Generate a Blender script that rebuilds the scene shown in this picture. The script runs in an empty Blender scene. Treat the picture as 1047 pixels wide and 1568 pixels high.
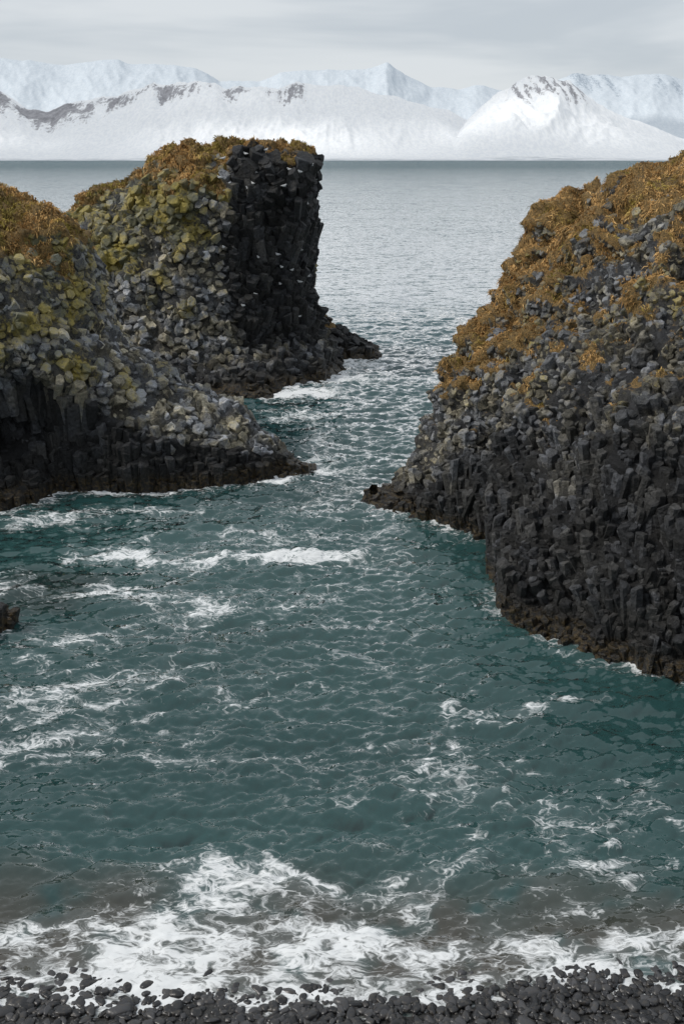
import bpy, math, numpy as np, bmesh
from mathutils import Vector
rng=np.random.default_rng(7)
scene=bpy.context.scene
# ------------------------------------------------------------------ noise
_P=rng.permutation(256); _P=np.concatenate([_P,_P,_P])
_G=rng.normal(size=(256,3)); _G/=np.linalg.norm(_G,axis=1)[:,None]
def perlin(p):
    p=np.asarray(p,float); pi=np.floor(p).astype(int); pf=p-pi; pi&=255
    f=pf*pf*pf*(pf*(pf*6-15)+10); out=0
    for i in (0,1):
        wx=f[:,0] if i else 1-f[:,0]
        for j in (0,1):
            wy=f[:,1] if j else 1-f[:,1]
            for k in (0,1):
                wz=f[:,2] if k else 1-f[:,2]
                h=_P[_P[_P[pi[:,0]+i]+pi[:,1]+j]+pi[:,2]+k]
                g=_G[h]
                out=out+wx*wy*wz*(g[:,0]*(pf[:,0]-i)+g[:,1]*(pf[:,1]-j)+g[:,2]*(pf[:,2]-k))
    return out*1.6
def fbm(p,o=4,ridge=False):
    a=1.;r=0;t=0
    for i in range(o):
        n=perlin(p*2**i+i*17.3)
        if ridge:n=1-2*abs(n)
        r=r+a*n;t+=a;a*=.5
    return r/t
def sm(a,b,x):
    t=np.clip((x-a)/(b-a),0,1);return t*t*(3-2*t)
# ------------------------------------------------------------------ mesh helpers
def quad_mesh(me,V,q,smooth):
    n=q.shape[1]
    me.vertices.add(len(V));me.vertices.foreach_set('co',np.asarray(V,np.float32).ravel())
    me.loops.add(q.size);me.loops.foreach_set('vertex_index',q.astype(np.int32).ravel())
    me.polygons.add(len(q));me.polygons.foreach_set('loop_start',np.arange(0,q.size,n,dtype=np.int32))
    me.polygons.foreach_set('use_smooth',np.full(len(q),smooth))
    me.update(calc_edges=True)
def grid_mesh(name,V,nr,nc,mat,attrs={},smooth=True):
    me=bpy.data.meshes.new(name)
    i=np.arange(nr-1)[:,None]*nc+np.arange(nc-1)[None,:]
    q=np.stack([i,i+1,i+nc+1,i+nc],-1).reshape(-1,4)
    quad_mesh(me,V,q,smooth)
    return finish(name,me,mat,attrs)
def finish(name,me,mat,attrs={}):
    for k,v in attrs.items():
        a=me.attributes.new(k,'FLOAT','POINT');a.data.foreach_set('value',np.asarray(v,np.float32))
    me.materials.append(mat)
    o=bpy.data.objects.new(name,me);scene.collection.objects.link(o);return o
# ------------------------------------------------------------------ node helper
class NT:
    def __init__(s,tree): s.t=tree;s.n=tree.nodes;s.l=tree.links
    def new(s,ty,**k):
        nd=s.n.new(ty)
        for a,v in k.items(): setattr(nd,a,v)
        return nd
    def put(s,sock,v):
        if isinstance(v,bpy.types.NodeSocket): s.l.new(v,sock)
        else: sock.default_value=v
    def math(s,op,a,b=0.,c=0.,clamp=False):
        nd=s.new('ShaderNodeMath',operation=op,use_clamp=clamp)
        s.put(nd.inputs[0],a);s.put(nd.inputs[1],b);s.put(nd.inputs[2],c);return nd.outputs[0]
    def vmath(s,op,a,b=(0,0,0),c=(0,0,0)):
        nd=s.new('ShaderNodeVectorMath',operation=op)
        s.put(nd.inputs[0],a);s.put(nd.inputs[1],b);s.put(nd.inputs[2],c);return nd.outputs[0]
    def mix(s,f,a,b,bt='MIX'):
        nd=s.new('ShaderNodeMix',data_type='RGBA',blend_type=bt)
        s.put(nd.inputs[0],f)
        for i,v in ((6,a),(7,b)):
            s.put(nd.inputs[i],v if isinstance(v,bpy.types.NodeSocket) or len(v)==4 else (*v,1))
        return nd.outputs[2]
    def ramp(s,x,a,b,lo=0.,hi=1.,lin=False):
        nd=s.new('ShaderNodeMapRange',interpolation_type='LINEAR' if lin else 'SMOOTHSTEP')
        for i,v in enumerate((x,a,b,lo,hi)): s.put(nd.inputs[i],v)
        return nd.outputs[0]
    def attr(s,n): return s.new('ShaderNodeAttribute',attribute_name=n).outputs['Fac']
    def noise(s,vec,sc,det=4,rough=.55,dist=0.,out='Fac'):
        nd=s.new('ShaderNodeTexNoise');s.put(nd.inputs['Vector'],vec);nd.inputs['Scale'].default_value=sc
        nd.inputs['Detail'].default_value=det;nd.inputs['Roughness'].default_value=rough;nd.inputs['Distortion'].default_value=dist
        return nd.outputs[out]
    def vor(s,vec,sc,feature='F1',out='Distance'):
        nd=s.new('ShaderNodeTexVoronoi',feature=feature);s.put(nd.inputs['Vector'],vec);nd.inputs['Scale'].default_value=sc
        return nd.outputs[out]
    def mapping(s,vec,sc,rot=(0,0,0)):
        nd=s.new('ShaderNodeMapping');s.put(nd.inputs[0],vec);nd.inputs['Scale'].default_value=sc;nd.inputs['Rotation'].default_value=rot
        return nd.outputs[0]
    def bump(s,h,strength,dist):
        nd=s.new('ShaderNodeBump');s.put(nd.inputs['Height'],h);nd.inputs['Strength'].default_value=strength;nd.inputs['Distance'].default_value=dist
        return nd.outputs[0]
def new_mat(name):
    m=bpy.data.materials.new(name);m.use_nodes=True;t=NT(m.node_tree)
    b=m.node_tree.nodes['Principled BSDF'];return m,t,b
def pos(t): return t.new('ShaderNodeNewGeometry').outputs['Position']
def sep(t,v):
    nd=t.new('ShaderNodeSeparateXYZ');t.put(nd.inputs[0],v);return nd.outputs
# ------------------------------------------------------------------ materials
def rock_material():
    m,t,b=new_mat('basalt_rock');P=pos(t);z=sep(t,P)[2]
    rnd=t.attr('rnd');lich=t.attr('lich');moss=t.attr('moss');tone=t.attr('tone')
    n1=t.noise(P,.9,3);n2=t.noise(P,6.5,4,.65);n3=t.noise(P,26,2,.65)
    v=t.math('MULTIPLY',tone,t.math('MULTIPLY_ADD',t.math('POWER',rnd,2.),1.6,.5))
    v=t.math('MULTIPLY',v,t.math('MULTIPLY_ADD',n2,3.0,-.5))
    warm=t.math('MULTIPLY',t.ramp(n1,.4,.6),t.ramp(tone,.03,.12,.35,1.))
    tint=t.mix(warm,(.94,.98,1.08),(1.15,1.03,.76))
    comb=t.new('ShaderNodeCombineColor')
    for i in range(3): t.put(comb.inputs[i],v)
    col=t.mix(1.,comb.outputs[0],tint,'MULTIPLY')
    pale=t.math('MULTIPLY',t.ramp(n3,.54,.66),t.ramp(tone,.03,.2))
    col=t.mix(t.math('MULTIPLY',pale,.55),col,(.34,.34,.26))
    lf=t.ramp(t.math('ADD',t.math('MULTIPLY',n2,.9),t.math('ADD',t.math('MULTIPLY',rnd,.10),lich)),.76,1.04)
    lcol=t.mix(t.ramp(n1,.42,.58),(.13,.122,.038),(.33,.26,.036))
    col=t.mix(t.math('MULTIPLY',lf,.72),col,lcol)
    mf=t.ramp(t.math('ADD',t.math('MULTIPLY',n2,.8),moss),.75,1.0)
    mcol=t.mix(t.ramp(n3,.4,.62),(.08,.056,.022),(.27,.165,.055))
    col=t.mix(mf,col,mcol)
    zz=t.math('ADD',z,t.math('MULTIPLY',n1,-.9))
    wet=t.ramp(zz,.9,.1)
    col=t.mix(t.math('MULTIPLY',wet,.8),col,(.011,.010,.009))
    kelp=t.math('MULTIPLY',t.ramp(zz,.38,-.02),t.ramp(n2,.42,.64))
    col=t.mix(t.math('MULTIPLY',kelp,.7),col,(.085,.058,.022))
    t.put(b.inputs['Base Color'],col)
    t.put(b.inputs['Roughness'],t.math('MULTIPLY_ADD',wet,-.35,.74))
    b.inputs['Specular IOR Level'].default_value=.35
    t.put(b.inputs['Normal'],t.bump(n2,1.,.14))
    return m
def grass_material():
    m,t,b=new_mat('dry_grass');P=pos(t);rnd=t.attr('rnd');grn=t.attr('grn');n=t.noise(P,.55,3);n2=t.noise(P,2.2,2)
    c1=t.mix(rnd,(.28,.155,.055),(.76,.49,.21))
    c2=t.mix(rnd,(.12,.095,.030),(.42,.33,.085))
    c3=t.mix(t.ramp(t.math('ADD',n,grn),.50,.62),c1,c2)
    c3=t.mix(t.math('MULTIPLY',t.ramp(n2,.50,.66),.75),c3,t.mix(rnd,(.07,.042,.022),(.30,.185,.075)))
    t.put(b.inputs['Base Color'],c3);b.inputs['Roughness'].default_value=.9;b.inputs['Specular IOR Level'].default_value=.1
    return m
ROCK=rock_material();GRASS=grass_material()
# ------------------------------------------------------------------ rock masses
def cr(A,n,axis):
    A=np.moveaxis(A,axis,0);K=len(A);x=np.linspace(0,K-1,n);i=np.minimum(x.astype(int),K-2);f=(x-i).reshape(-1,*([1]*(A.ndim-1)))
    g=lambda j:A[np.clip(j,0,K-1)]
    p0,p1,p2,p3=g(i-1),g(i),g(i+1),g(i+2)
    r=.5*((2*p1)+(-p0+p2)*f+(2*p0-5*p1+4*p2-p3)*f*f+(-p0+3*p1-3*p2+p3)*f**3)
    r=.75*r+.25*(p1*(1-f)+p2*f)
    return np.moveaxis(r,0,axis),x
def parse(s):
    return np.array([[[float(v)/10 for v in p.split(',')] for p in r.split()] for r in s.split('/')])
def ctrl(S,steep):
    out=[]
    for r in S:
        h=max(r[4,2],.1);C=r[4]
        if steep: b1=C+(0,3.2,-.25*h);b0=C+(0,5.0,-h)
        else: b1=C+(0,.28*h+.4,-.4*h);b0=C+(0,.55*h+.8,-h)
        f=r[0]+(0,-.35,-1.6)
        out.append(np.vstack([[f],r,[b1],[b0],[b0+(0,.3,-1.6)]]))
    out=np.array(out)
    def cap(st):
        c=st.copy();c[:,1]=(st[:,1].min()+st[:,1].max())/2;c[:,0]=st[:,0].mean()*.5+c[:,0]*.5;return c
    return np.concatenate([[cap(out[0])],out,[cap(out[-1])]])
def fbm3(p): return np.stack([fbm(p,2),fbm(p+40,2),fbm(p+80,2)],1)
def build_rock(name,data,steep,spacing,rad,regions,dirfn,res=(260,170),amp=.45,nb=20000,blade=.22,lift=.2,wild=.06,grn=0.):
    C=ctrl(parse(data),steep)
    G,xs=cr(C,res[0],0);G,xm=cr(G,res[1],1)
    S,M=np.meshgrid(xs-1,xm,indexing='ij')
    def norms(G):
        a=np.gradient(G,axis=0);b=np.gradient(G,axis=1);n=np.cross(a,b);n/=np.linalg.norm(n,axis=2)[...,None]+1e-9;return n
    N=norms(G);fr=(M>2)&(M<4)
    if N[fr][:,1].mean()>0: N=-N
    P=G.reshape(-1,3);n=N.reshape(-1,3)
    k=sm(0,.8,G[...,2].reshape(-1))*.75+.25
    d=fbm(P*.32,3)*amp*1.7+fbm(P*.8+9,4,True)*amp*.9
    q=P@np.array([.25,.1,1.]);st=q*.75+fbm(P*.25+3,2)*2.5
    d+=amp*.45*(np.abs((st%1.)-.5)*2-.5)          # irregular ledges
    P=P+n*(d*k)[:,None]
    G=P.reshape(G.shape);N2=norms(G)
    if (N2[fr]*N[fr]).sum()<0:N2=-N2
    n=N2.reshape(-1,3)
    mo,li,to=regions(P,n,S.ravel(),M.ravel())
    P2=P+n*(sm(.4,.8,mo)*(.10+.55*np.maximum(fbm(P*1.3+4,3),-.2)))[:,None]
    body=grid_mesh(name,P2,*G.shape[:2],ROCK,dict(rnd=np.full(len(P),.25),lich=li-.1,moss=mo,tone=to*.4))
    Gc=.25*(G[1:,1:]+G[:-1,1:]+G[1:,:-1]+G[:-1,:-1])
    ar=np.linalg.norm(np.cross(G[1:,:-1]-G[:-1,:-1],G[:-1,1:]-G[:-1,:-1]),axis=2)
    ar=ar*(M[:-1,:-1]<6.6)*(Gc[...,2]>-.6);ar=ar.ravel()
    tot=ar.sum();nc=int(tot/spacing**2*4)
    idx=rng.choice(len(ar),nc,p=ar/tot)
    gi,gj=np.unravel_index(idx,(G.shape[0]-1,G.shape[1]-1))
    fu,fv=rng.random((2,nc,1))
    def lerp(A): return (A[gi,gj]*(1-fu)+A[gi+1,gj]*fu)*(1-fv)+(A[gi,gj+1]*(1-fu)+A[gi+1,gj+1]*fu)*fv
    p=lerp(G);nn=lerp(N2);nn/=np.linalg.norm(nn,axis=1)[:,None]
    s_=lerp(S[...,None])[:,0];m_=lerp(M[...,None])[:,0]
    mo,li,to=regions(p,nn,s_,m_)
    ok=mo+rng.normal(size=len(mo))*.10<.68
    cells={};keep=[];q=np.floor(p/spacing).astype(int);sp2=spacing**2
    pl=p.tolist();ql=q.tolist()
    def clash(a,b_,c_,x,y,z):
        for da in (-1,0,1):
            for db in (-1,0,1):
                for dc in (-1,0,1):
                    for (X,Y,Z) in cells.get((a+da,b_+db,c_+dc),()):
                        if (X-x)**2+(Y-y)**2+(Z-z)**2<sp2: return True
        return False
    for i in np.nonzero(ok)[0]:
        a,b_,c_=ql[i];x,y,z=pl[i]
        if not clash(a,b_,c_,x,y,z): cells.setdefault((a,b_,c_),[]).append((x,y,z));keep.append(i)
    keep=np.array(keep);p,nn,s_,m_,mo,li,to=[a[keep] for a in (p,nn,s_,m_,mo,li,to)]
    n_=len(p);D,scl,ln=dirfn(p,nn,s_,m_)
    D=D+fbm3(p*.3)*.35+rng.normal(size=(n_,3))*wild;D/=np.linalg.norm(D,axis=1)[:,None]
    ref=np.where(abs(D[:,2:3])>.9,np.array([[1.,0,0]]),np.array([[0,0,1.]]))
    U=np.cross(D,ref);U/=np.linalg.norm(U,axis=1)[:,None];V=np.cross(D,U)
    K=6;ang=(np.arange(K)/K*2*np.pi)[None]+rng.random((n_,1))*6.28+rng.normal(size=(n_,K))*.17
    rr=rad*scl[:,None]*(.8+.4*rng.random((n_,1)))*(1+rng.normal(size=(n_,K))*.13)
    ring=(U[:,None]*np.cos(ang)[...,None]+V[:,None]*np.sin(ang)[...,None])*rr[...,None]
    upper=1-.6*sm(4.2,4.8,m_)
    jut=(rng.random(n_)**2*lift*2.2-lift*.4+fbm(p*.8,2)*lift*1.3)*np.minimum(scl,1.3)*(ln/.5)**.8*upper
    tilt=(rng.normal(size=(n_,2))*.24)
    tl=(np.cos(ang)*tilt[:,:1]+np.sin(ang)*tilt[:,1:])*rr
    top=p+D*jut[:,None]
    bot=(p-D*ln[:,None])[:,None]+ring*1.0
    sh=top[:,None]+ring+D[:,None]*(tl-.015-.04*rng.random((n_,K)))[...,None]
    tp=top[:,None]+ring*(.74+.2*rng.random((n_,K,1)))+D[:,None]*(tl)[...,None]
    cen=top+D*(.05*rng.normal(size=n_)*rad*3)[:,None]
    VV=np.concatenate([bot,sh,tp,cen[:,None]],1).reshape(-1,3)
    f=[]
    for i in range(K):
        j=(i+1)%K
        f+=[[i,j,K+j],[i,K+j,K+i],[K+i,K+j,2*K+j],[K+i,2*K+j,2*K+i],[2*K+i,2*K+j,3*K]]
    f=(np.array(f)[None]+(np.arange(n_)*(3*K+1))[:,None,None]).reshape(-1,3)
    me=bpy.data.meshes.new('columns');quad_mesh(me,VV,f,False)
    rp=lambda a:np.repeat(a,3*K+1)
    col=finish('columns',me,ROCK,dict(rnd=rp(rng.random(n_)),lich=rp(li),moss=rp(mo-.22),tone=rp(to)))
    col.parent=body
    if nb:
        mo=regions(P,n,S.ravel(),M.ravel())[0]
        w=sm(.42,.75,mo)*np.pad(ar.reshape(G.shape[0]-1,-1),((0,1),(0,1))).ravel()
        w/=w.sum();id_=rng.choice(len(P2),nb,p=w)
        i0,j0=np.unravel_index(id_,G.shape[:2]);i1=np.minimum(i0+1,G.shape[0]-1);j1=np.minimum(j0+1,G.shape[1]-1)
        Q=P2.reshape(G.shape);a,b2=rng.random((2,nb,1))
        bp=Q[i0,j0]*(1-a)*(1-b2)+Q[i1,j0]*a*(1-b2)+Q[i0,j1]*(1-a)*b2+Q[i1,j1]*a*b2
        bn=n[id_]
        clump=np.stack([perlin(bp*1.3),perlin(bp*1.3+31),perlin(bp*1.3+77)],1)
        d1=bn*.55+np.array([0,-.35,.0])+clump*1.3+rng.normal(size=(nb,3))*.3;d1/=np.linalg.norm(d1,axis=1)[:,None]
        L=blade*(.5+rng.random((nb,1)));side=np.cross(d1,rng.normal(size=(nb,3)));side/=np.linalg.norm(side,axis=1)[:,None]
        side*=L*.10;mid=bp+d1*L*.6;tip=mid+(d1+np.array([0,0,-1.1]))*L*.5
        VV=np.stack([bp-side,bp+side,mid+side*.7,mid-side*.7,tip],1).reshape(-1,3)
        f=np.array([[0,1,2],[0,2,3],[3,2,4]]);f=(f[None]+(np.arange(nb)*5)[:,None,None]).reshape(-1,3)
        me=bpy.data.meshes.new('dry_grass');quad_mesh(me,VV,f,False)
        r=np.clip(rng.random(nb)*.4+.3+.9*perlin(bp*.9),0,1)
        g=finish('dry_grass',me,GRASS,dict(rnd=np.repeat(r,5),grn=np.full(nb*5,grn)));g.parent=body
    return body,P2.reshape(G.shape),N2
A_='''-16,453,0 -17,454,0 -17,455,1 -18,456,1 -18,458,0 / -26,447,0 -27,448,3 -27,452,6 -29,458,7 -30,466,8 / -43,437,0 -44,440,7 -45,446,12 -46,454,18 -47,468,22 / -66,430,0 -66,435,10 -66,441,17 -66,455,26 -65,476,32 / -90,428,0 -89,432,13 -88,438,22 -85,454,34 -84,482,43 / -110,426,0 -109,431,20 -106,436,33 -103,452,48 -102,484,57 / -128,423,0 -126,436,28 -120,432,52 -115,448,69 -116,480,80 / -140,405,0 -145,446,28 -133,426,59 -128,442,87 -120,475,104 / -159,390,0 -165,434,33 -152,418,63 -145,435,99 -141,480,118 / -183,383,0 -192,415,30 -179,410,67 -171,430,100 -168,495,127 / -234,360,0 -240,385,38 -231,385,74 -223,400,102 -231,480,130 / -310,360,0 -314,380,39 -305,380,75 -308,400,102 -336,480,130'''
B_='''-1,697,0 -19,720,24 -26,725,72 -22,725,123 -28,730,143 / -10,666,0 -24,680,24 -31,680,76 -27,675,126 -31,695,144 / -30,649,0 -41,665,27 -44,670,77 -41,668,128 -44,695,144 / -47,618,0 -60,655,24 -69,662,78 -65,663,130 -66,695,144 / -67,611,0 -78,648,21 -90,655,70 -96,660,122 -87,695,146 / -84,614,0 -95,645,19 -108,655,74 -115,670,118 -103,700,146 / -104,614,0 -116,645,26 -128,660,74 -137,675,110 -123,700,138 / -129,614,0 -142,650,29 -153,665,69 -160,680,101 -150,700,124 / -158,618,0 -170,660,32 -175,675,64 -180,690,88 -176,705,112 / -179,635,0 -188,680,24 -187,690,54 -188,700,74 -187,710,97 / -189,666,0 -200,720,17 -198,725,49 -197,730,71 -195,735,94'''
D_='''29,746,0 28,746,1 28,748,1 27,750,1 26,755,1 / 18,736,0 17,743,3 15,748,7 13,754,9 11,760,11 / 3,728,0 3,740,4 1,746,9 -2,754,15 -4,765,18 / -14,726,0 -14,740,4 -15,748,11 -17,756,21 -19,770,26 / -33,721,0 -35,740,4 -36,748,12 -39,756,23 -42,770,31'''
C_='''11,405,0 11,406,0 12,407,0 12,408,0 13,410,0 / 18,397,0 19,399,1 20,403,1 21,408,2 23,418,2 / 31,386,0 32,390,4 33,396,7 33,406,10 34,422,13 / 46,373,0 47,378,10 46,386,19 44,400,28 42,424,31 / 60,360,0 61,366,14 60,378,32 56,398,48 53,426,55 / 61,339,0 64,347,16 66,358,38 65,390,61 58,430,68 / 55,317,0 63,326,16 71,340,43 74,382,72 68,435,77 / 56,293,0 66,302,16 76,320,48 85,375,83 76,438,92 / 66,278,0 73,286,16 83,306,52 95,370,96 88,440,112 / 78,267,0 82,273,18 91,295,58 105,365,106 102,440,125 / 90,255,0 93,264,19 100,287,62 119,360,113 125,435,131 / 104,241,0 106,250,24 113,275,67 139,350,118 154,430,134 / 127,216,0 129,230,29 140,260,73 177,340,121 206,430,138 / 174,189,0 189,220,29 199,250,75 245,330,121 313,430,136'''
def regA(p,n,s,m):
    nz=fbm(p*.5,3);n2=fbm(p*1.2+8,2)
    moss=sm(8.4,10.8,p[:,2]+nz*2.4+n2*1.2)*sm(.0,.35,n[:,2])*.92+.12*nz
    lich=.15+.34*sm(3,9,p[:,2]+nz*3)+.40*nz
    low=sm(3.15,2.6,m+nz*.4)
    tone=.235-.210*low
    return moss,lich-.7*low,tone
def dirA(p,n,s,m):
    low=sm(3.2,2.6,m)[:,None]
    D=n*(1-.8*low)+np.array([0,0,1.])*(.3+.7*low)
    return D,1+.3*rng.random(len(p)),np.full(len(p),.5)+low[:,0]*1.0
def regB(p,n,s,m):
    nz=fbm(p*.45+3,3);n2=fbm(p*1.2+8,2)
    face=sm(3.7,3.0,s+nz*.5)*sm(5.0,4.5,m)*sm(1.2,2.2,m)
    top=sm(4.2,4.6,m+nz*.6+n2*.3)
    moss=np.maximum(top*.92,sm(10.9,13.4,p[:,2]+nz*3+n2*1.5)*(1-face)*.78)*sm(-.1,.3,n[:,2])
    lich=.17+.38*sm(4,9.5,p[:,2]+nz*3)+.38*nz
    low=sm(2.2,1.4,m)
    return moss,lich*(1-face)-.5*face-.35*low,.22-.194*np.maximum(face,low*.85)  # face tone carries painted shade on the side away from the sun
def dirB(p,n,s,m):
    face=(sm(3.6,2.9,s)*sm(5.0,4.6,m))
    up=sm(3.2,4.4,m)
    D=n*(1-.55*face[:,None])+np.array([0,0,1.])*(.3+.6*face*(1-up))[:,None]
    return D,1+.3*rng.random(len(p))+face*up*(1-sm(4.2,4.6,m))*1.2*rng.random(len(p))**2,np.full(len(p),.6)+face*.6
def regC(p,n,s,m):
    nz=fbm(p*.42+13,3);n2=fbm(p*.9+5,3);n3=fbm(p*2.2+25,2)
    hi=sm(3.1,4.7,m+nz*1.2+n2*.8)*sm(3.0,6.5,p[:,2])
    moss=hi*.72+.34*n2+.30*n3+.50*(n[:,2]-.58)*sm(2.4,3.2,m)+.26*sm(2.6,3.4,m)*sm(2,4,p[:,2])-.03
    moss=moss*sm(2.3,3.0,m+n2*.4)*sm(1.5,3.5,p[:,2])
    lich=.08+.22*sm(2,8,p[:,2])*sm(2.3,3.2,m)+.32*nz
    low=sm(3.7,2.6,m+nz*.7)
    return moss,lich-.35*low,.14-.105*low
def dirC(p,n,s,m):
    low=sm(3.8,2.8,m)[:,None]
    D=n*(.85-.45*low)+np.array([0,0,1.])*(.45+.4*low)
    return D,.85+.55*rng.random(len(p))**2,np.full(len(p),.5)+low[:,0]*.7
def regD(p,n,s,m): return np.full(len(p),0.)+.6*sm(1.2,2.2,p[:,2]),np.full(len(p),0.),np.full(len(p),.04)
build_rock('basalt_headland',A_,False,.27,.208,regA,dirA,nb=56000,blade=.2,lift=.11,amp=.55,grn=.05)
_,GB,NB=build_rock('basalt_sea_stack',B_,True,.33,.255,regB,dirB,nb=50000,blade=.24,amp=.62,lift=.14,grn=.04)
build_rock('low_rock_spur',D_,False,.4,.3,regD,dirA,res=(80,60),nb=0)
_,GC,NC=build_rock('basalt_cliff',C_,False,.20,.154,regC,dirC,res=(320,240),nb=200000,blade=.15,amp=.75,lift=.095,grn=-.03)
E_='''-106,284,0 -106,285,1 -107,286,1 -108,287,1 -109,288,1 / -112,277,0 -112,279,3 -113,281,5 -115,284,6 -117,288,6 / -122,272,0 -122,274,5 -123,277,8 -124,282,10 -127,288,11 / -136,268,0 -136,271,5 -136,275,9 -137,282,13 -139,290,14'''
def regE(p,n,s,m): return .45+.4*fbm(p*1.5,2),np.full(len(p),.15),np.full(len(p),.04)
build_rock('shore_rock',E_,False,.2,.15,regE,dirA,res=(60,50),nb=0,amp=.15)
# ---- seabirds nesting on the dark face of the stack (one colony)
def bird_mesh():
    bm=bmesh.new()
    def ell(c,r):
        g=bmesh.ops.create_icosphere(bm,subdivisions=2,radius=1)
        for v in g['verts']: v.co=Vector((v.co.x*r[0]+c[0],v.co.y*r[1]+c[1],v.co.z*r[2]+c[2]))
    ell((0,0,.12),(.21,.09,.10));ell((.19,0,.24),(.06,.05,.055));ell((.12,0,.18),(.07,.05,.08));ell((.27,0,.235),(.04,.013,.013))
    ell((-.05,.075,.13),(.19,.025,.07));ell((-.05,-.075,.13),(.19,.025,.07));ell((-.24,0,.12),(.09,.05,.018))
    v=np.array([v.co[:] for v in bm.verts]);f=np.array([[v.index for v in q.verts] for q in bm.faces]);bm.free();return v,f
bvv,bff=bird_mesh();VV=[];FF=[];o_=0
for k_ in range(26):
    i=int(rng.uniform(.14,.36)*GB.shape[0]);j=int(rng.uniform(.28,.54)*GB.shape[1])
    pt=GB[i,j]+NB[i,j]*.34;a=rng.random()*6.28;sc=.7
    x_=bvv[:,0]*math.cos(a)-bvv[:,1]*math.sin(a);y_=bvv[:,0]*math.sin(a)+bvv[:,1]*math.cos(a)
    VV.append(np.stack([x_,y_,bvv[:,2]],1)*sc+pt);FF.append(bff+o_);o_+=len(bvv)
m,t,b=new_mat('gull_feathers');b.inputs['Base Color'].default_value=(.5,.51,.52,1);b.inputs['Roughness'].default_value=.7
me=bpy.data.meshes.new('seabird_colony');quad_mesh(me,np.concatenate(VV),np.concatenate(FF),True);finish('seabird_colony',me,m)
# ------------------------------------------------------------------ water
def ocean(N,L,lam,seed,spread,floor=.05,tail=2.0):
    r=np.random.default_rng(seed);k1=np.fft.fftfreq(N,L/N)*2*np.pi;kx,ky=np.meshgrid(k1,k1,indexing='ij')
    k=np.hypot(kx,ky);k[0,0]=1;k0=2*np.pi/lam
    S=np.exp(-1.25*(k0/k)**2)*k**(-2-tail)*(floor+np.abs(ky/k)**spread);S[0,0]=0
    a=np.sqrt(S)*(r.normal(size=k.shape)+1j*r.normal(size=k.shape))
    h=np.fft.ifft2(a);sc=1/h.real.std()
    dx=np.fft.ifft2(-1j*kx/k*a).real*sc;dy=np.fft.ifft2(-1j*ky/k*a).real*sc
    return h.real*sc,dx,dy
def samp(T,L,x,y):
    N=T[0].shape[0];fx=(x/L*N)%N;fy=(y/L*N)%N;i=fx.astype(int)%N;j=fy.astype(int)%N;a=fx-np.floor(fx);b=fy-np.floor(fy);i1=(i+1)%N;j1=(j+1)%N
    return [t[i,j]*(1-a)*(1-b)+t[i1,j]*a*(1-b)+t[i,j1]*(1-a)*b+t[i1,j1]*a*b for t in T]
ys=[12.2]
while ys[-1]<110: ys.append(ys[-1]*1.0026)
while ys[-1]<15500: ys.append(ys[-1]*1.016)
ys=np.array(ys);nc=860;q=np.linspace(-1,1,nc);sx=.46*q+1.2*q**5
Y,SX=np.meshgrid(ys,sx,indexing='ij');X=SX*(Y+6);x=X.ravel();y=Y.ravel()
T1=ocean(512,26.,1.0,1,6,.03,1.9);T2=ocean(256,61.,4.,2,3);T3=ocean(512,9.7,.42,3,3,.12,1.8)
c_,s_=math.cos(.22),math.sin(.22)
h1=samp(T1,26.,x*c_+y*s_,-x*s_+y*c_);h2=samp(T2,61.,x,y);h3=samp(T3,9.7,x*c_-y*s_,x*s_+y*c_)
shore=sm(13.4,18,y)*.75+.25
lee=1-.35*sm(-3,-9,x)*sm(60,40,y)
a1=.050*sm(112,70,y)*shore*lee;a2=.07*sm(112,80,y)*shore;a3=.010*sm(90,50,y)*shore
hz=h1[0]*a1+h2[0]*a2+h3[0]*a3
wx=x+h1[1]*a1*.4+h2[1]*a2*.5;wy=y+h1[2]*a1*.4+h2[2]*a2*.5
patch=[(-2.3,34.4,3.6,.75,0,.56),(-7.9,34.7,1.8,.7,0,.56),(-8,39.2,3.4,.9,0,.42),(-12,38.6,2,.8,.2,.46),(-7.7,24.5,2.6,.9,.4,.45),(-7.9,22.2,2,.6,.3,.45),(-9.5,20.6,1.5,.5,.3,.42),
(-5.1,30.1,1.3,1.3,-.4,.43),(-7.7,31.1,2.8,.5,0,.43),(-8.6,27.7,1.8,.6,.3,.43),(-3.5,62.3,2.8,1.8,0,.70),(-.5,66.5,2.2,2.0,0,.64),(1.8,72,2.2,1.6,0,.55),(-1,50,1.2,4,.2,.40),(-1.0,46,1.5,1.2,0,.48),(-2.5,56,2,2,0,.46),
(4.8,23.4,.9,.5,0,.48),(-3.6,15.0,1.5,.9,.1,.48),(-2,16.8,2.4,.5,-.1,.44),(2.4,16.8,2,.5,.2,.38),(5.3,17,1.8,.45,0,.44),(-5.6,15.4,.8,.35,0,.40),(5.4,15.3,1.6,.4,.1,.42),(0.5,14.8,3,.4,0,.42),
(3,20,1.2,.8,.6,.30),(4.5,19,1.3,.6,-.4,.34),(6.7,19.5,1.5,.7,0,.34),(-1,36.8,5,.5,.1,.34),(-12,32,2,.7,0,.42),(-.8,31,1.0,1.6,0,.34),(-.5,41,2.5,3,.1,.34)]
r2=np.random.default_rng(21)
for _ in range(60): patch.append((r2.uniform(-13,-2.5),r2.uniform(21,41),r2.uniform(.5,1.9),r2.uniform(.10,.3),r2.uniform(-.1,.4),r2.uniform(.32,.44)))
for _ in range(34): patch.append((r2.uniform(.5,9),r2.uniform(16.6,25),r2.uniform(.3,1.0),r2.uniform(.12,.35),r2.uniform(-.5,.3),r2.uniform(.30,.40)))
for _ in range(22): patch.append((r2.uniform(-4,4),r2.uniform(24,60),r2.uniform(.3,1.3),r2.uniform(.12,.4),r2.uniform(-.3,.3),r2.uniform(.28,.36)))
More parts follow.
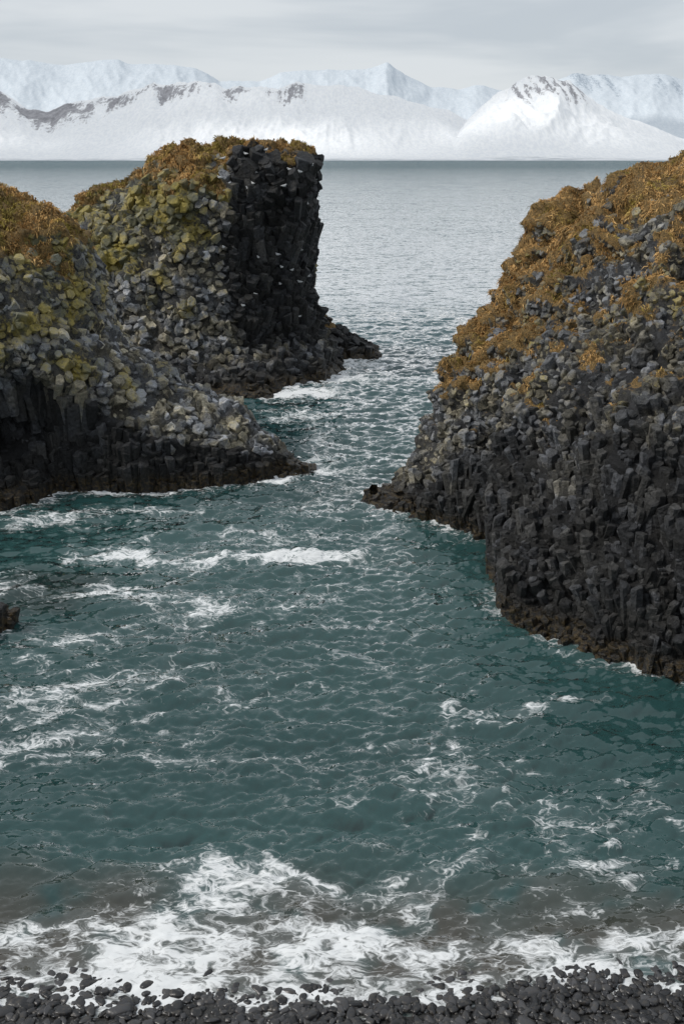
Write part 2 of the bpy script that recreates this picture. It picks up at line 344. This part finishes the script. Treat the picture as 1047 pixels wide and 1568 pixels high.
pp=np.stack([x,y,x*0],1)
wob=perlin(pp*.55+5);wob2=perlin(pp*.55+50);wob3=perlin(pp*1.6+70)
fd=np.full(len(x),.07)
for cx,cy,rx,ry,ro,st in patch:
    sel=(abs(x-cx)<3*max(rx,ry))&(abs(y-cy)<3*max(rx,ry))
    dx=x[sel]-cx+wob[sel]*1.5+wob3[sel]*.5;dy=y[sel]-cy+wob2[sel]*.9+wob3[sel]*.35;cc,ss=math.cos(ro),math.sin(ro)
    e=((dx*cc+dy*ss)/rx)**2+((-dx*ss+dy*cc)/ry)**2
    fd[sel]=np.maximum(fd[sel],.07+(st-.07)*np.exp(-e*.6))
WX=[-12,-6,-3,-1,2,4,6,12];WY=np.array([14.0,14.05,13.75,13.7,13.85,14.2,14.35,14.4])
wlx=np.interp(x,WX,WY)
fd+=.14*sm(17.2,15.4,y+wob*1.2)+.20*sm(.6,.1,y-wlx+wob*.25)
for dat in (A_,B_,C_,D_):
    wl=parse(dat)[:,0,:2]
    for i in range(len(wl)-1):
        a,b=wl[i],wl[i+1];d=b-a;L2=(d@d)
        sel=(x>min(a[0],b[0])-3)&(x<max(a[0],b[0])+3)&(y>min(a[1],b[1])-3)&(y<max(a[1],b[1])+3)
        t=np.clip(((x[sel]-a[0])*d[0]+(y[sel]-a[1])*d[1])/L2,0,1)
        ds=np.hypot(x[sel]-a[0]-t*d[0],y[sel]-a[1]-t*d[1]);st=.38 if dat is C_ else .68
        fd[sel]=np.maximum(fd[sel],st*np.exp(-ds/(1.2))*(1+.7*wob[sel]))
fd+=.13*fbm(pp*np.array([.22,.45,1])+3,3)+.10*sm(.9,2.6,h1[0])
shal=sm(18.0,15.0,y+wob*.8)*.95
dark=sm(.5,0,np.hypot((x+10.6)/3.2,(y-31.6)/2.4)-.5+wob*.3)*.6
m,t,b=new_mat('sea_water');m.node_tree.nodes.remove(b);P=pos(t)
foam=t.attr('foam');sh=t.attr('shallow');dk=t.attr('dark')
base=t.mapping(P,(.6,1.15,0.))
wv=t.vmath('MULTIPLY_ADD',t.noise(base,1.6,3,out='Color'),(1.2,1.2,0),base)
e1=t.vor(wv,1.7,'DISTANCE_TO_EDGE');e2=t.vor(wv,5.5,'DISTANCE_TO_EDGE');fn=t.noise(wv,12,4,.75)
lace=t.math('ADD',t.math('MULTIPLY',e1,.75),t.math('ADD',t.math('MULTIPLY',e2,.6),t.math('MULTIPLY',fn,.75)))
ff=t.ramp(t.math('SUBTRACT',foam,lace),-.22,.10)
yy_=sep(t,P)[1]
lg=t.math('LOGARITHM',t.math('MAXIMUM',yy_,1.),10.)
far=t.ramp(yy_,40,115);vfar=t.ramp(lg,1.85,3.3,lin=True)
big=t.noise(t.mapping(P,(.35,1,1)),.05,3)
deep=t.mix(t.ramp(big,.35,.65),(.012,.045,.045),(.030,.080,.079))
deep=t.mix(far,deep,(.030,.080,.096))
deep=t.mix(t.math('MULTIPLY',sh,t.ramp(t.noise(P,.8,2),.25,.5)),deep,(.060,.050,.038))
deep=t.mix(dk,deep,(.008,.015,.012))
film=t.math('MULTIPLY',t.ramp(foam,.18,.55),.24)
deep=t.mix(film,deep,(.25,.31,.32))
def vscale(v,f):
    nd=t.new('ShaderNodeVectorMath',operation='SCALE');t.put(nd.inputs[0],v);t.put(nd.inputs[3],f);return nd.outputs[0]
sl=t.vmath('SUBTRACT',t.noise(t.mapping(P,(.45,1.,1.),(0,0,.15)),1.1,4,.7,out='Color'),(.5,.5,.5))
sl2=t.vmath('SUBTRACT',t.noise(t.mapping(P,(.3,1.,1.),(0,0,.1)),.10,4,.75,out='Color'),(.5,.5,.5))
sn=t.vmath('SUBTRACT',t.noise(t.mapping(P,(.5,1.,1.),(0,0,-.15)),3.2,4,.7,out='Color'),(.5,.5,.5))
off=t.vmath('ADD',vscale(sl,t.math('MULTIPLY_ADD',far,1.0,.9)),t.vmath('ADD',vscale(sl2,t.math('MULTIPLY',vfar,1.8)),vscale(sn,1.7)))
gn=t.new('ShaderNodeNewGeometry').outputs['Normal']
slope=t.vmath('MULTIPLY_ADD',off,(.45,1.,0.),t.vmath('MULTIPLY',gn,(.8,1.,0.)))
slope=t.vmath('MAXIMUM',t.vmath('MINIMUM',slope,(.16,.70,0.)),(-.16,-.5,0.))
nrm=t.vmath('NORMALIZE',t.vmath('ADD',slope,(0,0,1.)))
df=t.new('ShaderNodeBsdfDiffuse');t.put(df.inputs[0],deep)
up=t.new('ShaderNodeCombineXYZ');up.inputs[2].default_value=1;t.put(df.inputs['Normal'],up.outputs[0])
gl=t.new('ShaderNodeBsdfGlossy');gl.inputs['Roughness'].default_value=.08;t.put(gl.inputs['Normal'],nrm);gl.inputs[0].default_value=(1,1,1,1)
fr=t.new('ShaderNodeFresnel');fr.inputs[0].default_value=1.34;t.put(fr.inputs['Normal'],nrm)
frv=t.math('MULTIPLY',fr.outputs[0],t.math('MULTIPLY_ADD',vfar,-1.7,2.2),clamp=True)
mx=t.new('ShaderNodeMixShader');t.put(mx.inputs[0],frv);t.l.new(df.outputs[0],mx.inputs[1]);t.l.new(gl.outputs[0],mx.inputs[2])
fo=t.new('ShaderNodeBsdfDiffuse');fo.inputs[0].default_value=(.78,.80,.81,1);t.put(fo.inputs['Normal'],t.vmath('NORMALIZE',t.vmath('ADD',t.vmath('MULTIPLY',gn,(.6,.6,1.)),vscale(sn,.8))))
m2=t.new('ShaderNodeMixShader');t.put(m2.inputs[0],ff);t.l.new(mx.outputs[0],m2.inputs[1]);t.l.new(fo.outputs[0],m2.inputs[2])
t.l.new(m2.outputs[0],m.node_tree.nodes['Material Output'].inputs[0])
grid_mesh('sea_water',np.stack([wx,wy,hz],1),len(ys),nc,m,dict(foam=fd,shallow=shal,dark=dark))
# ------------------------------------------------------------------ beach / ground
m,t,b=new_mat('wet_gravel');P=pos(t);n=t.noise(P,12,4)
t.put(b.inputs['Base Color'],t.mix(n,(.012,.012,.013),(.05,.048,.045)));b.inputs['Roughness'].default_value=.6
t.put(b.inputs['Normal'],t.bump(n,.8,.05))
def bz(x,y):
    wl=np.interp(x,WX,WY-.5)+.14*perlin(np.stack([x*1.1,x*0,x*0],-1).reshape(-1,3)).reshape(x.shape)
    return np.where(y>10.5,(wl-y)*.13,(wl-10.5)*.13+(10.5-y)*1.0*np.clip((10.5-y)/4,.3,1))
gx,gy=np.meshgrid(np.linspace(-60,60,240),np.concatenate([np.linspace(-40,9,60),np.linspace(9.1,24,120)]),indexing='ij')
g=np.stack([gx.ravel(),gy.ravel(),gy.ravel()*0],1);g[:,2]=np.minimum(bz(g[:,0],g[:,1])+.06*fbm(g*.6,3),12.3)
grid_mesh('shore_ground',g,gx.shape[0],gx.shape[1],m)
m,t,b=new_mat('beach_pebbles');P=pos(t);n=t.noise(P,14,3);rnd=t.attr('rnd')
cc=t.mix(rnd,(.008,.0085,.010),(.065,.065,.069));cc=t.mix(t.ramp(n,.45,.75),cc,(.065,.058,.05))
t.put(b.inputs['Base Color'],cc);b.inputs['Roughness'].default_value=.34
t.put(b.inputs['Normal'],t.bump(n,.3,.03))
bm=bmesh.new();bmesh.ops.create_icosphere(bm,subdivisions=3,radius=1);bm.verts.ensure_lookup_table()
bv=np.array([v.co[:] for v in bm.verts]);bf=np.array([[v.index for v in f.verts] for f in bm.faces]);bm.free()
n_=9500;px=rng.uniform(-11,11,n_);py=14.6-rng.random(n_)**1.0*3.1
R_=.026+.075*rng.random(n_)**2.0;R_*=np.where((rng.random(n_)<.03)&(py<14),1.7,1)
ax=np.stack([R_*(.9+.7*rng.random(n_)),R_*(.75+.3*rng.random(n_)),R_*(.4+.3*rng.random(n_))],1)
sq=np.sign(bv)*np.abs(bv)**.85
vv=sq[None]*ax[:,None]
ns=perlin((bv[None]*1.0+rng.random((n_,1,3))*90).reshape(-1,3)).reshape(n_,-1,1);vv=vv*(1+.28*ns)
pa=rng.random(n_)*6.28;ti=rng.normal(size=n_)*.3
ca,sa=np.cos(pa)[:,None],np.sin(pa)[:,None];ct,st=np.cos(ti)[:,None],np.sin(ti)[:,None]
X_,Y_,Z_=vv[...,0],vv[...,1],vv[...,2];Y2=Y_*ct-Z_*st;Z2=Y_*st+Z_*ct
VV=np.stack([X_*ca-Y2*sa+px[:,None],X_*sa+Y2*ca+py[:,None],Z2+(bz(px,py)+R_*.25+.04*rng.random(n_)+.04*perlin(np.stack([px,py,py*0],1)))[:,None]],-1)
f=(bf[None]+(np.arange(n_)*len(bv))[:,None,None]).reshape(-1,3)
me=bpy.data.meshes.new('beach_pebbles');quad_mesh(me,VV.reshape(-1,3),f,True)
finish('beach_pebbles',me,m,dict(rnd=np.repeat(rng.random(n_)**1.5,len(bv))))
# ------------------------------------------------------------------ mountains
def crest(pts):
    a=np.array(pts,float);return (a[:,0]-523.5)*.000605,(244-a[:,1])*.000574
def mountain(name,pts,D,shore,seed,rockfn,haze,nx=1100,ny=260,pw=1.5,rough=.05):
    u,r=crest(pts);gx=np.linspace(-.75*D,.75*D,nx);gt=np.linspace(0,1.5,ny)
    Xg,T=np.meshgrid(gx,gt,indexing='ij')
    p=np.stack([Xg.ravel()/D*9,T.ravel()*2.2,np.full(Xg.size,seed*3.1)],1)
    uu=Xg/D+.004*fbm(p*2.3+5,3).reshape(Xg.shape)
    hc=np.interp(uu,u,r)*D+14
    yy=shore+(D-shore)*T
    prof=np.where(T<1,np.clip(T,0,1)**pw,1-.25*(T-1))
    prof=np.where(T<.12,T*.12**(pw-1),prof)
    z=hc*prof
    rd=fbm(p*np.array([2.2,.8,1]),4,True).reshape(Xg.shape)
    rd2=fbm(p*np.array([12,1.1,1])+np.stack([p[:,1]*3*np.sin(p[:,0]),p[:,1]*0,p[:,1]*0],1)+7,4,True).reshape(Xg.shape)
    z=z+hc*(rough*2.4*(rd-.35)+rough*.35*(rd2-.3))*sm(.08,.6,T)*(1-.4*sm(.85,1,T))
    z=np.maximum(z,0)*sm(-.02,.03,T)+T*2
    rock=rockfn(Xg/D,T,rd,rd2,p,Xg.shape)
    z=z+hc*.03*np.clip(rock,0,1)*fbm(p*16,2).reshape(Xg.shape)
    xx=Xg*(yy/D)
    V=np.stack([xx.ravel(),yy.ravel(),z.ravel()],1)
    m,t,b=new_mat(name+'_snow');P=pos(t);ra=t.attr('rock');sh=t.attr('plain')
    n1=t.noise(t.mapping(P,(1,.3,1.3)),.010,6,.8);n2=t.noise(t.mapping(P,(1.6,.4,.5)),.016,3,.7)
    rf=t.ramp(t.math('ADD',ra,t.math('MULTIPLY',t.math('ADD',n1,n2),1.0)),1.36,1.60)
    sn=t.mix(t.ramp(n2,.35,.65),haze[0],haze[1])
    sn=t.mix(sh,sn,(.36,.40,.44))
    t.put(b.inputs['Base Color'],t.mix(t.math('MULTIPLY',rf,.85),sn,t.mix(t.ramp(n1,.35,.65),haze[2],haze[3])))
    b.inputs['Roughness'].default_value=.9;b.inputs['Specular IOR Level'].default_value=.1
    t.put(b.inputs['Normal'],t.bump(n2,.2,18))
    plain=sm(.10,.03,T)*(.35+.9*(fbm(p*np.array([6,20,1]),3).reshape(Xg.shape)))*(seed<2.5)+.8*sm(.02,.0,T)
    return grid_mesh(name,V,nx,ny,m,dict(rock=rock.ravel(),plain=np.clip(plain,0,1).ravel()))
front=[(-900,190),(-500,150),(-200,170),(0,142),(40,168),(70,172),(100,160),(160,147),(180,150),(235,130),(245,136),(280,129),(330,126),(345,136),(400,133),(425,137),(455,126),(475,130),(520,131),(550,138),(580,145),(640,157),(690,170),(720,185),(760,200),(800,215),(900,225),(1100,228),(1500,190),(1900,180)]
peak=[(-900,240),(640,238),(690,215),(715,185),(745,160),(775,138),(790,126),(812,121),(840,122),(868,128),(895,145),(930,165),(980,185),(1047,210),(1150,228),(1400,235),(1900,235)]
backr=[(-900,120),(0,92),(60,97),(100,102),(150,97),(185,96),(200,99),(260,103),(300,106),(340,126),(400,124),(430,113),(500,109),(560,108),(575,104),(592,98),(605,108),(620,117),(660,135),(700,138),(730,132),(780,142),(840,130),(880,114),(900,118),(920,116),(950,121),(970,115),(1000,113),(1047,125),(1200,110),(1900,120)]
def rf1(u,T,rd,rd2,p,sh):
    pxl=u/.000605+523.5
    lf=sm(490,455,pxl);band=sm(.76,.88,T)*sm(1.02,.96,T)
    big=fbm(p*np.array([2.6,.5,1])+21,3).reshape(sh)
    left=sm(210,120,pxl)*sm(.45,.75,T)*sm(1.04,.97,T)
    return (band*lf*.50+left*.38)*sm(-.4,.2,big)+.22*sm(.75,.2,rd2)*lf*sm(.5,.85,T)
def rf2(u,T,rd,rd2,p,sh):
    pxl=u/.000605+523.5
    return .40*sm(.62,.86,T)*sm(760,790,pxl)*sm(915,880,pxl)*sm(.85,.2,rd2)+.18*sm(.5,.9,T)
def rf3(u,T,rd,rd2,p,sh):
    pxl=u/.000605+523.5
    return (.26+.24*sm(840,880,pxl))*sm(.5,.9,T)*sm(.8,.2,rd2)
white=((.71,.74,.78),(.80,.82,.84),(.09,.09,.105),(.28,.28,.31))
haze_tint=((.55,.61,.67),(.63,.68,.73),(.24,.29,.36),(.36,.42,.48))  # far range: aerial haze put into its snow and rock colours
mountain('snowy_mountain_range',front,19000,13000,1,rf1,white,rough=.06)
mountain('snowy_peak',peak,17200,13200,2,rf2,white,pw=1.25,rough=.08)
mountain('distant_mountain_range',backr,30000,21000,3,rf3,haze_tint,pw=1.2,rough=.025)
# unseen cloud sheet added above frame, gaps placed for sun patches on slopes
gx,gy=np.meshgrid(np.linspace(-24000,18000,160),np.linspace(9000,24500,80),indexing='ij')
az=math.radians(-104);el=math.radians(44)
cz=4000;ox=math.sin(az)/math.tan(el)*(cz-350);oy=math.cos(az)/math.tan(el)*(cz-350)
gap=np.zeros(gx.shape)
for tx,ty,rx,ry in ((-900,15000,1600,1400),(2900,16000,1300,1300),(-5500,15200,900,700),(5200,18500,900,1500)):
    gap=np.maximum(gap,np.exp(-(((gx-tx-ox)/rx)**2+((gy-ty-oy)/ry)**2)**1.5))
m,t,b=new_mat('cloud_gobo');P=pos(t)
tr=t.new('ShaderNodeBsdfTransparent');tl_=t.new('ShaderNodeBsdfTranslucent');tl_.inputs[0].default_value=(.9,.9,.9,1)
mx=t.new('ShaderNodeMixShader')
dens=t.math('MULTIPLY',t.math('SUBTRACT',1.,t.attr('gap'),clamp=True),t.ramp(t.noise(P,.0004,3),.25,.5,.6,.97))
t.put(mx.inputs[0],dens);t.l.new(tr.outputs[0],mx.inputs[1]);t.l.new(tl_.outputs[0],mx.inputs[2])
t.l.new(mx.outputs[0],m.node_tree.nodes['Material Output'].inputs[0])
grid_mesh('unseen_cloud_gobo',np.stack([gx.ravel(),gy.ravel(),cz+200*perlin(np.stack([gx.ravel()/3000,gy.ravel()/3000,gx.ravel()*0],1))],1),160,80,m,dict(gap=gap.ravel()))
# ------------------------------------------------------------------ sky, sun
w=bpy.data.worlds.new('World');scene.world=w;w.use_nodes=True;t=NT(w.node_tree);bg=w.node_tree.nodes['Background']
sky=t.new('ShaderNodeTexSky',sky_type='NISHITA');sky.sun_disc=False;sky.sun_elevation=el;sky.sun_rotation=az
tc=t.new('ShaderNodeTexCoord').outputs['Generated']
n=t.noise(t.mapping(tc,(1,1,7)),3.0,4,.5,.3);z=sep(t,tc)[2]
cl=t.mix(t.ramp(n,.36,.64),(5.6,6.1,6.6),(7.4,7.75,8.05))
cl=t.mix(t.ramp(z,.085,.03),cl,(7.4,7.75,8.0))
t.put(bg.inputs[0],t.mix(.9,sky.outputs[0],cl));bg.inputs[1].default_value=.1
L=bpy.data.lights.new('sun','SUN');L.energy=2.1;L.angle=math.radians(14);L.color=(1,.95,.88)
so=bpy.data.objects.new('sun',L);scene.collection.objects.link(so)
d=Vector((math.sin(az)*math.cos(el),math.cos(az)*math.cos(el),math.sin(el)))
so.rotation_euler=d.to_track_quat('Z','Y').to_euler()
# ------------------------------------------------------------------ camera
cd=bpy.data.cameras.new('camera');cam=bpy.data.objects.new('camera',cd);scene.collection.objects.link(cam)
cd.sensor_fit='VERTICAL';cd.sensor_height=36;cd.lens=35;cd.clip_end=90000;cd.clip_start=.1
cam.location=(0,0,14);cam.rotation_euler=(math.radians(90-19.5),0,0);scene.camera=cam
scene.view_settings.view_transform='Standard';scene.view_settings.look='None';scene.view_settings.exposure=0
